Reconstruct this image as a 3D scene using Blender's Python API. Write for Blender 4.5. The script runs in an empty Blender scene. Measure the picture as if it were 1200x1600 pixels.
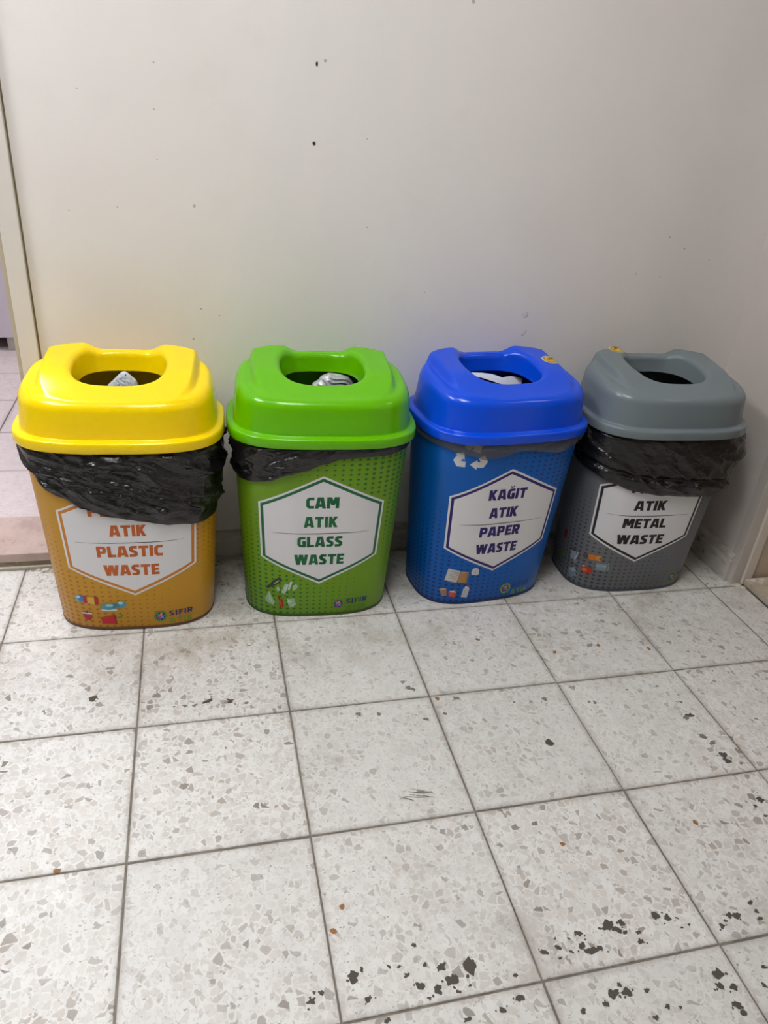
import bpy, bmesh, math, random
from mathutils import Vector, Matrix, noise
from bisect import bisect_left

SC = bpy.context.scene
COL = SC.collection
random.seed(7)
PI = math.pi

# ------------------------------------------------------------------ camera
def cam_axes(y, p, r):
    y, p, r = math.radians(y), math.radians(p), math.radians(r)
    F = Vector((math.sin(y)*math.cos(p), math.cos(y)*math.cos(p), math.sin(p)))
    R = Vector((math.cos(y), -math.sin(y), 0)); U = R.cross(F)
    return R*math.cos(r)+U*math.sin(r), U*math.cos(r)-R*math.sin(r), F
cam = bpy.data.cameras.new('camera'); camo = bpy.data.objects.new('camera', cam); COL.objects.link(camo)
R_, U_, F_ = cam_axes(15.612, -28.850, 5.101)
camo.matrix_world = Matrix(((R_.x, U_.x, -F_.x, .44784), (R_.y, U_.y, -F_.y, -1.42508), (R_.z, U_.z, -F_.z, 1.10475), (0, 0, 0, 1)))
cam.sensor_fit = 'VERTICAL'; cam.sensor_height = 32.0; cam.lens = 32.0*1153.232/1600
cam.clip_start = .02; cam.clip_end = 50
SC.camera = camo

# ------------------------------------------------------------------ world, exposure, lamp settings
w = bpy.data.worlds.new('world'); SC.world = w; w.use_nodes = True
w.node_tree.nodes['Background'].inputs[0].default_value = (.75, .8, .9, 1)
w.node_tree.nodes['Background'].inputs[1].default_value = .3
SC.view_settings.view_transform = 'Standard'; SC.view_settings.look = 'None'
SC.view_settings.gamma = 1; SC.view_settings.use_curve_mapping = False
SC.view_settings.exposure = 0.06
CEIL = 2.55
LAMPS = [  # x, y, size x, size y, radiance, colour, label
    (.34, -.85, .60, .60, 22.0, (.975, .985, 1.0), 'square white ceiling panel lamp over the row of waste bins'),
    (-.98, -.38, .60, .60, 29.0, (.96, .97, 1.0), 'added white ceiling panel standing in for daylight from the left of the hall'),  # added panel, stands in for cool daylight from the left
]
SIDE_FILL = (-.45, 1.15, .6, .6, 24.0, (.93, .93, 1.0), 'added ceiling panel standing in for daylight in the room beyond the left doorway')  # added panel in place of the daylight coming through the left doorway
EAST_FILL = (2.7, -.9, .4, .4, 10.0, (1.0, .93, .86), 'small added fill panel lighting the room beyond the right doorway')  # unseen panel, added to light the beige room

# ------------------------------------------------------------------ helpers
def lin(c):
    c /= 255.0
    return c/12.92 if c <= .04045 else ((c+.055)/1.055)**2.4
def rgb(r, g, b): return (lin(r), lin(g), lin(b), 1.0)

class N:
    """small node-tree writer"""
    def __init__(s, name):
        s.m = bpy.data.materials.new(name); s.m.use_nodes = True
        s.t = s.m.node_tree; s.b = s.t.nodes['Principled BSDF']
    def n(s, typ, **kw):
        nd = s.t.nodes.new(typ)
        for k, v in kw.items():
            if k.startswith('i_'):
                key = k[2:]; key = int(key) if key.isdigit() else key
                s.set(nd, key, v)
            else: setattr(nd, k, v)
        return nd
    def set(s, nd, key, v):
        if isinstance(v, bpy.types.NodeSocket): s.t.links.new(v, nd.inputs[key])
        else: nd.inputs[key].default_value = v
    def math(s, op, a, b=0.0, c=None, clamp=False):
        nd = s.t.nodes.new('ShaderNodeMath'); nd.operation = op; nd.use_clamp = clamp
        s.set(nd, 0, a); s.set(nd, 1, b)
        if c is not None: s.set(nd, 2, c)
        return nd.outputs[0]
    def smooth(s, x, lo, hi, a=0.0, b=1.0):
        nd = s.t.nodes.new('ShaderNodeMapRange'); nd.interpolation_type = 'SMOOTHSTEP'
        s.set(nd, 0, x); s.set(nd, 1, lo); s.set(nd, 2, hi); s.set(nd, 3, a); s.set(nd, 4, b)
        return nd.outputs[0]
    def mix(s, f, a, b, mode='MIX'):
        nd = s.t.nodes.new('ShaderNodeMix'); nd.data_type = 'RGBA'; nd.blend_type = mode
        s.set(nd, 0, f); s.set(nd, 6, a); s.set(nd, 7, b)
        return nd.outputs[2]
    def noise(s, vec, scale, detail=3.0, rough=.5, out=0):
        nd = s.t.nodes.new('ShaderNodeTexNoise'); s.set(nd, 'Vector', vec)
        nd.inputs['Scale'].default_value = scale; nd.inputs['Detail'].default_value = detail; nd.inputs['Roughness'].default_value = rough
        return nd.outputs[out]
    def ramp(s, x, stops, interp='LINEAR'):
        nd = s.t.nodes.new('ShaderNodeValToRGB'); s.set(nd, 0, x); e = nd.color_ramp.elements
        nd.color_ramp.interpolation = interp
        while len(e) < len(stops): e.new(.5)
        for i, (p, c) in enumerate(stops): e[i].position = p; e[i].color = c
        return nd.outputs[0]
    def bump(s, h, strength, dist):
        nd = s.t.nodes.new('ShaderNodeBump'); nd.inputs['Strength'].default_value = strength; nd.inputs['Distance'].default_value = dist
        s.set(nd, 'Height', h); s.t.links.new(nd.outputs[0], s.b.inputs['Normal'])
    def base(s, c, rough=.5, spec=.5, coat=0.0):
        s.set(s.b, 'Base Color', c); s.set(s.b, 'Roughness', rough)
        s.b.inputs['Specular IOR Level'].default_value = spec; s.b.inputs['Coat Weight'].default_value = coat
        return s.m
    def pos(s): return s.t.nodes.new('ShaderNodeNewGeometry').outputs['Position']
    def obj(s): return s.t.nodes.new('ShaderNodeTexCoord').outputs['Object']

def plain(name, c, rough=.5, spec=.5, var=.04, scale=30, coat=0.0):
    k = N(name); f = k.noise(k.obj(), scale, 3)
    col = k.mix(k.math('MULTIPLY', f, var*2), c, tuple(x*.6 for x in c[:3])+(1,))
    return k.base(col, rough, spec, coat)

class MB:
    """collects polygons, builds ONE mesh object"""
    def __init__(s): s.v = []; s.f = []; s.mi = []; s.sm = []
    def add(s, verts, faces, mi=0, smooth=False):
        o = len(s.v); s.v += [tuple(p) for p in verts]
        for f in faces: s.f.append([i+o for i in f]); s.mi.append(mi); s.sm.append(smooth)
        return s
    def box(s, x0, x1, y0, y1, z0, z1, mi=0):
        v = [(x, y, z) for z in (z0, z1) for y in (y0, y1) for x in (x0, x1)]
        return s.add(v, [(0, 2, 3, 1), (4, 5, 7, 6), (0, 1, 5, 4), (2, 6, 7, 3), (0, 4, 6, 2), (1, 3, 7, 5)], mi)
    def rings(s, rings, mi=0, cap0=False, cap1=False, smooth=True):
        n = len(rings[0]); v = [p for r in rings for p in r]; f = []
        for i in range(len(rings)-1):
            for j in range(n):
                k = (j+1) % n
                f.append((i*n+j, i*n+k, (i+1)*n+k, (i+1)*n+j))
        if cap0: f.append(tuple(reversed(range(n))))
        if cap1: f.append(tuple((len(rings)-1)*n+j for j in range(n)))
        return s.add(v, f, mi, smooth)
    def build(s, name, mats, parent=None, bevel=0.0, loc=None, flip=False):
        me = bpy.data.meshes.new(name); me.from_pydata(s.v, [], s.f); me.update()
        if not isinstance(mats, (list, tuple)): mats = [mats]
        for m in mats: me.materials.append(m)
        me.polygons.foreach_set('material_index', s.mi); me.polygons.foreach_set('use_smooth', s.sm)
        if bevel or flip:
            bm = bmesh.new(); bm.from_mesh(me)
            if flip: bmesh.ops.reverse_faces(bm, faces=bm.faces)
            if bevel:
                bmesh.ops.bevel(bm, geom=[e for e in bm.edges], offset=bevel, segments=2, affect='EDGES', profile=.5)
            bm.to_mesh(me); bm.free()
        o = bpy.data.objects.new(name, me); COL.objects.link(o)
        if parent: o.parent = parent
        if loc: o.location = loc
        return o

def tag(o, label=None, cat=None, group=None, kind=None):
    if label: o['label'] = label
    if cat: o['category'] = cat
    if group: o['group'] = group
    if kind: o['kind'] = kind
    return o
def empty(name, loc, rz=0.0):
    o = bpy.data.objects.new(name, None); COL.objects.link(o); o.location = loc; o.rotation_euler = (0, 0, rz)
    o.empty_display_size = .05
    return o
def clamp01(x): return max(0.0, min(1.0, x))
def sstep(a, b, x):
    t = clamp01((x-a)/(b-a)); return t*t*(3-2*t)
def lerp_table(tab, x):
    if x <= tab[0][0]: return tab[0][1]
    for (x0, y0), (x1, y1) in zip(tab, tab[1:]):
        if x <= x1:
            t = (x-x0)/(x1-x0); t = t*t*(3-2*t)*.5+t*.5
            return y0+(y1-y0)*t
    return tab[-1][1]

# ------------------------------------------------------------------ materials of the place
def wall_material(name='cream_wall_paint', c0=rgb(239, 234, 230), c1=rgb(234, 228, 222)):
    k = N(name); p = k.pos()
    a = k.noise(p, 1.3, 4, .55); b = k.noise(p, 9, 4, .6)
    c = k.mix(k.smooth(a, .35, .7), c0, c1)
    c = k.mix(k.math('MULTIPLY', k.smooth(b, .55, .8), .25), c, rgb(226, 219, 210))
    k.base(c, .42, .35)
    h = k.math('ADD', k.math('MULTIPLY', k.noise(p, 60, 4, .6), .5), k.math('MULTIPLY', k.noise(p, 6, 3), 1.6))
    k.bump(h, .22, .004)
    return k.m
M_WALL = wall_material()
M_WALL_R = wall_material('shaded_wall_paint', rgb(212, 204, 199), rgb(207, 198, 191))  # wall paint toned down to stand for the shade on the right wall

def skirting_material():
    k = N('scuffed_skirting'); p = k.pos()
    mp = k.n('ShaderNodeMapping'); k.set(mp, 0, p); mp.inputs['Scale'].default_value = (2, 2, 9)
    a = k.noise(mp.outputs[0], 6, 5, .65); b = k.noise(p, 14, 4, .6)
    c = k.mix(k.smooth(a, .45, .75), rgb(206, 200, 191), rgb(150, 141, 131))
    c = k.mix(k.smooth(b, .6, .75), c, rgb(112, 104, 96))
    k.base(c, .5, .4); k.bump(a, .3, .004)
    return k.m
M_SKIRT = skirting_material()

def terrazzo(name, tint=(1, 1, 1), rosy=False):
    k = N(name)
    oi = k.n('ShaderNodeObjectInfo'); p = k.pos(); loc = k.obj()
    rnd = oi.outputs['Random']
    sh = k.n('ShaderNodeCombineXYZ'); k.set(sh, 0, k.math('MULTIPLY', rnd, 37.0)); k.set(sh, 1, k.math('MULTIPLY', rnd, 91.0))
    ad = k.n('ShaderNodeVectorMath', operation='ADD'); k.set(ad, 0, p); k.set(ad, 1, sh.outputs[0])
    wv = k.n('ShaderNodeVectorMath', operation='SCALE'); k.set(wv, 0, k.noise(ad.outputs[0], 60, 2, .5, 1)); wv.inputs['Scale'].default_value = .007
    ad2 = k.n('ShaderNodeVectorMath', operation='ADD'); k.set(ad2, 0, ad.outputs[0]); k.set(ad2, 1, wv.outputs[0])
    q = ad2.outputs[0]
    def layer(scale, keep, e0, e1, sc=(1, 1, 1)):
        mp = k.n('ShaderNodeMapping'); k.set(mp, 0, q); mp.inputs['Scale'].default_value = sc; mp.inputs['Rotation'].default_value = (0, 0, .7*scale)
        v = k.n('ShaderNodeTexVoronoi', voronoi_dimensions='2D'); k.set(v, 'Vector', mp.outputs[0]); v.inputs['Scale'].default_value = scale
        d = k.n('ShaderNodeTexVoronoi', voronoi_dimensions='2D', feature='DISTANCE_TO_EDGE'); k.set(d, 'Vector', mp.outputs[0]); d.inputs['Scale'].default_value = scale
        sp = k.n('ShaderNodeSeparateColor'); k.set(sp, 0, v.outputs['Color'])
        edge = k.smooth(k.math('SUBTRACT', d.outputs['Distance'], k.math('MULTIPLY', sp.outputs[2], .16)), e0, e1)
        return k.math('MULTIPLY', edge, k.math('GREATER_THAN', sp.outputs[0], keep)), sp.outputs[1]
    big, br = layer(74, .42, .03, .07)
    mid, mr = layer(120, .5, .04, .10, (1, .75, 1))
    sml, sr = layer(230, .62, .06, .12)
    if rosy:
        cem = rgb(214, 203, 201)
        tones = [(0, rgb(203, 190, 187)), (.6, rgb(208, 195, 192)), (1, rgb(196, 182, 180))]
    else:
        cem = rgb(222, 221, 217)
        tones = [(0, rgb(212, 209, 203)), (.35, rgb(200, 196, 189)), (.62, rgb(213, 208, 201)), (.80, rgb(188, 182, 174)), (.93, rgb(168, 160, 151)), (1, rgb(128, 120, 112))]
    c = k.mix(k.smooth(k.noise(q, 26, 4), .35, .7), cem, tuple(x*.93 for x in cem[:3])+(1,))
    cs = k.ramp(sr, tones); cm = k.ramp(mr, tones); cb = k.ramp(br, tones)
    amt = k.math('ADD', k.smooth(k.noise(p, 2.6, 2), .38, .66, .25, .7), k.math('MULTIPLY', rnd, .45), clamp=True)          # patches with more and less marked chips
    c = k.mix(k.math('MULTIPLY', sml, .7), c, cs)
    c = k.mix(k.math('MULTIPLY', mid, k.math('MULTIPLY', amt, .8)), c, cm)
    c = k.mix(k.math('MULTIPLY', big, amt), c, cb)
    # fine scratches, pores and grime
    mp = k.n('ShaderNodeMapping'); k.set(mp, 0, q); mp.inputs['Scale'].default_value = (1, 3.2, 1); mp.inputs['Rotation'].default_value = (0, 0, .5)
    pores = k.smooth(k.noise(mp.outputs[0], 150, 4, .75), .60, .70)
    c = k.mix(k.math('MULTIPLY', pores, .5), c, rgb(128, 120, 112))
    grime = k.smooth(k.noise(p, 4.2, 5, .62), .54, .78)
    c = k.mix(k.math('MULTIPLY', grime, .48), c, rgb(152, 145, 133))
    # brown smears trodden in along the row of bins
    sw = k.n('ShaderNodeSeparateXYZ'); k.set(sw, 0, p)
    zone = k.math('MULTIPLY', k.smooth(sw.outputs[1], -.26, -.03), k.math('MULTIPLY', k.smooth(sw.outputs[0], .10, .32), k.smooth(k.noise(p, 7, 5, .65), .44, .72)))
    c = k.mix(k.math('MULTIPLY', zone, .55), c, rgb(146, 132, 110))
    # worn, dirty tile margins
    sx = k.n('ShaderNodeSeparateXYZ'); k.set(sx, 0, loc)
    m = k.math('MAXIMUM', k.math('ABSOLUTE', sx.outputs[0]), k.math('ABSOLUTE', sx.outputs[1]))
    edge = k.smooth(k.math('ADD', m, k.math('MULTIPLY', k.noise(p, 8, 4, .6), .022)), .1475, .166)
    c = k.mix(k.math('MULTIPLY', edge, .45), c, rgb(124, 114, 102))
    tone = k.math('MULTIPLY_ADD', rnd, .07, .95)
    cc = k.n('ShaderNodeCombineColor')
    for i in range(3): k.set(cc, i, tone)
    c = k.mix(1.0, c, cc.outputs[0], 'MULTIPLY')
    k.base(c, k.smooth(k.noise(p, 12, 3), .3, .7, .34, .52), .4)
    k.bump(k.math('SUBTRACT', k.noise(p, 90, 3), k.math('MULTIPLY', pores, 1.2)), .12, .002)
    return k.m
M_TERR = terrazzo('terrazzo'); M_ROSY = terrazzo('rosy_terrazzo', rosy=True)

def grout_material():
    k = N('dirty_grout'); a = k.noise(k.pos(), 22, 4, .6)
    return k.base(k.mix(k.smooth(a, .35, .7), rgb(112, 105, 97), rgb(140, 132, 121)), .9, .2)
M_GROUT = grout_material()
def marble(name, c0, c1, c2):
    k = N(name); p = k.pos(); a = k.noise(p, 11, 5, .65); b = k.noise(p, 45, 4, .7)
    c = k.mix(k.smooth(a, .35, .68), c0, c1); c = k.mix(k.math('MULTIPLY', k.smooth(b, .55, .72), .6), c, c2)
    k.base(c, .45, .4); k.bump(b, .15, .002)
    return k.m
M_STEP = marble('brown_marble', rgb(194, 174, 164), rgb(174, 152, 142), rgb(150, 128, 116))
M_RISER = marble('dirty_riser', rgb(150, 142, 118), rgb(112, 104, 84), rgb(190, 184, 168))
M_SILL = marble('pale_sill_stone', rgb(196, 184, 168), rgb(170, 156, 138), rgb(128, 114, 98))
M_CASING = plain('casing_paint', rgb(228, 222, 215), .45, .4, .05, 12)
M_STOP = plain('worn_casing_edge', rgb(196, 184, 158), .55, .3, .2, 22)
M_CASE_R = plain('grey_casing_paint', rgb(196, 190, 182), .4, .4, .06, 14)
M_JAMB = plain('cream_jamb_paint', rgb(218, 208, 196), .45, .4, .05, 12)
M_BEIGE = plain('beige_wall', rgb(206, 190, 172), .6, .3, .06, 8)
M_CEIL = plain('ceiling_paint', rgb(236, 233, 228), .8, .2, .02, 5)
M_CRUMB = plain('plaster_crumb', rgb(214, 206, 194), .9, .2, .2, 80)
M_DARK = plain('plug_hole', rgb(66, 60, 56), .9, .1, .2, 200)
M_CHIP = plain('bare_plaster', rgb(232, 229, 224), .8, .2, .05, 200)
M_SPECK = plain('wall_speck', rgb(196, 188, 178), .8, .2, .1, 200)

# ------------------------------------------------------------------ the room shell
YB = .295      # back wall face
XR = 1.880     # right wall face
X0, Y0 = -4.0, -6.0
T = .30
floor = tag(MB().box(X0-.1, 2.0, Y0-.1, YB+.01, -.10, -.0025).build('floor', M_GROUT), 'grout bed under the pale terrazzo tiles of the hall', kind='structure')
def tile_mesh(name, sx, sy, mat):
    mb = MB(); mb.box(-sx/2, sx/2, -sy/2, sy/2, -.02, 0)
    me_o = mb.build(name, mat, None)
    bm = bmesh.new(); bm.from_mesh(me_o.data)
    top = [e for e in bm.edges if all(v.co.z > -.001 for v in e.verts)]
    bmesh.ops.bevel(bm, geom=top, offset=.0011, segments=1, affect='EDGES')
    bm.to_mesh(me_o.data); bm.free()
    me = me_o.data; bpy.data.objects.remove(me_o)
    return me
tm = tile_mesh('tile', T-.0034, T-.0034, M_TERR)
def put_tile(me, parent, x, y, z, rz=0.0):
    o = bpy.data.objects.new('tile', me); COL.objects.link(o); o.parent = parent
    o.location = (x, y, z); o.rotation_euler = (0, 0, rz)
cols = {}
for i in range(-5, 7):
    x0, x1 = i*T, min((i+1)*T, 1.9105)
    for j in range(0, 10):
        y1 = min(-(j-1)*T, YB); y0 = -j*T
        key = (round(x1-x0, 3), round(y1-y0, 3))
        if key not in cols: cols[key] = tm if key == (T, T) else tile_mesh('tile', x1-x0-.0034, y1-y0-.0034, M_TERR)
        put_tile(cols[key], floor, (x0+x1)/2+random.uniform(-.0006, .0006), (y0+y1)/2+random.uniform(-.0006, .0006), -random.random()*.0006, random.uniform(-.0012, .0012))

DX0, DX1, DH = -.80, .071, 2.05           # left doorway in the back wall
wb = MB()
wb.box(DX1, XR+.12, YB, YB+.185, 0, CEIL); wb.box(X0-.1, DX0, YB, YB+.185, 0, CEIL); wb.box(DX0, DX1, YB, YB+.185, DH, CEIL)
wall_back = tag(wb.build('wall_back', M_WALL), 'cream painted wall behind the four waste bins', kind='structure')
tag(MB().box(X0-.1, X0, Y0-.1, YB, 0, CEIL).build('wall_left', M_WALL), 'cream wall on the left side of the hall', kind='structure')
tag(MB().box(X0, XR+.1, Y0-.1, Y0, 0, CEIL).build('wall_front', M_WALL), 'cream wall behind the viewer', kind='structure')
tag(MB().box(X0-.1, 3.7, Y0-.1, 2.8, CEIL, CEIL+.1).build('ceiling', M_CEIL), 'plain white ceiling', kind='structure')
RY0, RY1 = -.86, .022                      # right doorway
wr = MB(); wr.box(XR, XR+.10, RY1, YB, 0, CEIL); wr.box(XR, XR+.10, RY0, RY1, DH, CEIL); wr.box(XR, XR+.10, Y0, RY0, 0, CEIL)
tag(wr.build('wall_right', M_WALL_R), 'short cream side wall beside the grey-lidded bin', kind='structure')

def skirting(name, pts_len, label, place):
    """moulded board: profile (depth, height) run along local x"""
    prof = [(0, 0), (.013, 0), (.013, .058), (.0105, .064), (.0105, .074), (.006, .083), (.0015, .088), (0, .088)]
    rr = []
    segs = 24
    for i in range(segs+1):
        x = pts_len*i/segs
        rr.append([(x, -d-(.0008*noise.noise(Vector((x*9, z*30, 3))) if d > 0 else 0), z) for d, z in prof])
    mb = MB(); mb.rings(rr, smooth=False); mb.add([p for p in rr[0]], [tuple(range(len(prof)))]); mb.add([p for p in rr[-1]], [tuple(reversed(range(len(prof))))])
    o = mb.build(name, M_SKIRT); o.matrix_world = place
    return tag(o, label, kind='structure')
skirting('baseboard_back', XR-.114, 'dusty moulded skirting board along the wall behind the bins', Matrix.Translation((.113, YB, 0)))
skirting('baseboard_right', YB-.013-.026, 'scuffed skirting board on the short wall beside the grey bin', Matrix.Translation((XR, YB-.013, 0)) @ Matrix.Rotation(-PI/2, 4, 'Z'))

# left door casing
cs = MB()
cs.box(DX1, .1085, YB-.012, YB, 0, DH+.04); cs.box(DX0, DX1, YB-.012, YB, DH, DH+.04); cs.box(DX0-.0375, DX0, YB-.012, YB, 0, DH+.04)
trim1 = tag(cs.build('trim_1', M_CASING, bevel=.0015), 'cream door casing at the left edge of the bin wall', kind='structure')
MB().box(DX1-.009, DX1-.0002, YB-.006, YB+.05, .046, DH).build('casing_edge', M_STOP, trim1, bevel=.002)
MB().box(.1087, .1118, YB-.0012, YB-.0001, 0, DH+.04).build('casing_shadow_line', plain('casing_shadow_brown', rgb(128, 116, 92), .8, .2, .3, 60), trim1)  # dark strip painted in for the thin shadow beside the casing
# step into the left room
st = tag(MB().box(DX0, DX1, .3010, .495, .019, .0435).build('trim_2', M_STEP, bevel=.002), 'worn brown marble doorstep under the left doorway', kind='structure')
rs = MB().box(DX0, DX1+.0, .3045, .49, -.002, .0188).build('riser', M_RISER, st)
MB().box(DX0, DX1, .2965, .3044, -.002, .005).build('mortar_line', M_CRUMB, st)
# right door casing, jamb, sill
trim3 = tag(MB().box(XR-.003, 1.908, .010, RY1+.02, 0, DH+.04).build('trim_3', M_CASE_R, bevel=.0012), 'grey painted door casing at the right edge', kind='structure')
MB().box(1.9082, 1.936, .003, RY1+.01, 0, DH).build('door_jamb', M_JAMB, trim3, bevel=.0015)
tag(MB().box(1.912, 2.06, RY0, .0025, .0005, .021).build('trim_4', M_SILL, bevel=.003), 'low stone sill under the right doorway', kind='structure')
tag(MB().box(1.9365, 3.5, .012, .13, 0, CEIL).build('wall_east_room', M_BEIGE), 'beige wall seen through the right doorway', kind='structure')
fe = MB().box(2.0, 3.5, -2.7, .012, -.10, .0); tag(fe.build('floor_east_room', M_SILL), 'stone floor of the room beyond the right doorway', kind='structure')
we = MB(); we.box(3.5, 3.6, -2.7, .13, 0, CEIL); we.box(1.98, 3.5, -2.8, -2.7, 0, CEIL)
tag(we.build('wall_east_room_far', M_BEIGE), 'far beige walls of the room beyond the right doorway', kind='structure')

# left room
floor_n = tag(MB().box(-1.6, .8, .4955, 2.7, -.06, .0355).build('floor_north_room', M_GROUT), 'grout bed under the rosy tiles beyond the left doorway', kind='structure')
t2 = tile_mesh('tile', T-.003, T-.003, M_ROSY)
ys = [.4965, .788, 1.09, 1.395, 1.695, 1.995, 2.295, 2.6]
for y0, y1 in zip(ys, ys[1:]):
    for i in range(-4, 3):
        x = -.213+(i+.5)*T
        put_tile(t2, floor_n, x, (y0+y1)/2, .0405-random.random()*.0003)
wn = MB(); wn.box(-1.6, .8, 2.6, 2.7, 0, CEIL); wn.box(-1.7, -1.6, .48, 2.7, 0, CEIL); wn.box(.8, .9, .48, 2.7, 0, CEIL)
M_MAUVE = plain('pale_mauve_board', rgb(198, 190, 198), .5, .4, .03, 6)
tag(wn.build('wall_north_room', M_MAUVE), 'pale walls of the room beyond the left doorway', kind='structure')

def lamp(x, y, sx, sy, rad, colr, label, group):
    k = N('lamp_diffuser'); k.b.inputs['Base Color'].default_value = (.9, .9, .9, 1)
    k.b.inputs['Emission Color'].default_value = (*colr, 1); k.b.inputs['Emission Strength'].default_value = rad
    root = empty('ceiling_lamp', (x, y, CEIL)); tag(root, label, 'lamp', group)
    fr = MB(); b = .025
    fr.box(-sx/2-b, sx/2+b, -sy/2-b, -sy/2, -.03, 0); fr.box(-sx/2-b, sx/2+b, sy/2, sy/2+b, -.03, 0)
    fr.box(-sx/2-b, -sx/2, -sy/2, sy/2, -.03, 0); fr.box(sx/2, sx/2+b, -sy/2, sy/2, -.03, 0)
    fr.build('lamp_frame', M_CASING, root)
    MB().box(-sx/2+.0005, sx/2-.0005, -sy/2+.0005, sy/2-.0005, -.024, -.004).build('diffuser', k.m, root)
for L in LAMPS: lamp(*L, 'ceiling panel lamps')
lamp(*SIDE_FILL, 'ceiling panel lamps'); lamp(*EAST_FILL, 'ceiling panel lamps')

# marks on the back wall: plug holes, paint chips, specks
def blob(mb, cx, cz, rx, rz, y, mi=0, seed=0, rot=0.0, n=11, depth=.0):
    pts = []
    for i in range(n):
        t = 2*PI*i/n; r = 1+.35*noise.noise(Vector((math.cos(t)*1.5+seed*3.1, math.sin(t)*1.5, seed)))
        a, b = rx*r*math.cos(t), rz*r*math.sin(t)
        pts.append((cx+a*math.cos(rot)-b*math.sin(rot), y, cz+a*math.sin(rot)+b*math.cos(rot)))
    inner = [(cx+(p[0]-cx)*.55, y+depth, cz+(p[2]-cz)*.55) for p in pts]
    mb.rings([pts, inner], mi, cap1=True, smooth=False)
for n_, (x, z, rx, rz, m, rt) in enumerate([
        (.706, 1.164, .0026, .0042, M_DARK, 0), (.7045, 1.0205, .0034, .0034, M_DARK, .3),
        (1.248, .671, .0075, .0045, M_CHIP, .6), (1.2525, .626, .0085, .0028, M_CHIP, .9)]):
    mb = MB()
    if m is M_DARK: blob(mb, x+.0005, z, rx*1.25, rz*1.2, YB-.0003, 1, n_+9)
    else: blob(mb, x+.001, z-.0012, rx*1.2, rz*1.35, YB-.0003, 1, n_+9, rt)
    blob(mb, x, z, rx, rz, YB-.0006, 0, n_, rt)
    mb.build('plug_hole' if m is M_DARK else 'paint_chip', [m, M_CHIP if m is M_DARK else M_SPECK], wall_back, flip=False)
mb = MB()
for k_, (x, z, r) in enumerate([(.723, 1.171, .0035), (.818, 1.037, .0018), (.39, 1.14, .0022), (.245, 1.085, .0016), (.385, 1.06, .002), (.385, .97, .0016), (.455, .885, .0035),
        (.30, .875, .0018), (.205, .865, .0018), (.46, .67, .003), (.44, .60, .003), (1.60, .87, .003), (1.65, .845, .0032), (1.60, .775, .002), (1.53, .78, .0022), (1.73, .82, .0018), (1.02, 1.30, .005), (.83, .86, .002), (.98, .72, .0016), (.50, .655, .002)]):
    blob(mb, x, z, r, r*.8, YB-.0004, 0, k_+20, k_*.7, 7)
tag(mb.build('wall_speck', M_SPECK, wall_back), kind='stuff')

# dark pits in the terrazzo and grime
SPOTS = [(0.21,-0.208,8),(0.32,-0.252,4),(0.482,-0.252,8),(0.437,-0.246,9),(0.392,-0.254,5),(0.37,-0.253,4),(0.411,-0.255,4),(0.514,-0.263,5),(0.628,-0.844,10),(0.563,-0.864,8),(0.578,-0.855,5),(0.568,-0.853,3),(0.627,-0.839,9),(0.643,-0.875,6),(0.681,-0.838,4),(0.696,-0.841,3),(0.704,-0.854,5),(0.726,-0.813,5),(0.734,-0.845,4),(0.758,-0.852,7),(0.72,-0.873,6),(0.744,-0.882,8),(0.766,-0.873,9),(0.8,-0.86,13),(0.728,-0.891,4),(0.791,-0.885,4),(0.771,-0.89,5),(0.662,-0.908,4),(0.825,-0.925,6),(0.772,-0.928,5),(0.918,-0.86,6),(0.944,-0.844,3),(0.943,-0.857,5),(0.966,-0.848,3),(0.984,-0.843,6),(0.982,-0.861,7),(0.992,-0.871,7),(1.007,-0.871,7),(0.94,-0.873,4),(0.96,-0.867,4),(1.038,-0.839,11),(1.047,-0.848,9),(1.063,-0.839,6),(1.059,-0.855,4),(1.08,-0.859,5),(1.077,-0.872,6),(1.122,-0.84,7),(1.14,-0.845,7),(1.155,-0.849,3),(1.169,-0.863,3),(1.155,-0.865,3),(0.993,-0.936,9),(1.016,-0.938,8),(0.977,-0.946,5),(1.01,-0.926,4),(1.046,-0.941,4),(1.064,-0.967,4),(1.083,-0.971,4),(1.169,-0.939,9),(1.179,-0.961,7),(1.16,-0.956,7),(1.17,-0.985,8),(1.173,-0.996,6),(1.04,-0.977,4),(0.939,-0.949,5),(1.244,-0.86,6),(1.259,-0.863,8),(1.233,-0.868,4),(1.221,-0.874,6),(1.295,-0.847,5),(1.295,-0.863,4),(1.293,-0.875,5),(1.454,-0.666,6),(1.434,-0.678,4),(1.439,-0.7,4),(1.247,-0.945,5),(1.229,-0.969,5),(0.856,-0.916,6),(0.862,-0.884,4),(1.46,-0.379,3),(1.453,-0.4,6),(1.449,-0.441,8),(1.438,-0.445,6),(1.441,-0.5,6),(1.45,-0.521,6),(1.452,-0.554,9),(1.45,-0.567,8),(1.476,-0.58,4),(1.426,-0.345,4),(1.35,-0.346,4),(1.245,-0.369,4),(1.256,-0.373,5),(1.149,-0.347,6),(1.114,-0.35,4),(1.077,-0.346,4),(1.107,-0.465,10),(1.198,-0.19,4),(0.975,-0.047,3),(1.032,-0.201,4),(0.988,-0.138,3),(0.862,-0.269,7),(0.871,-0.274,5),(0.852,-0.249,4),(0.873,-0.365,5),(0.738,-0.33,6),(0.78,-0.336,5),(0.918,-0.355,4),(0.956,-0.315,6)]
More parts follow.
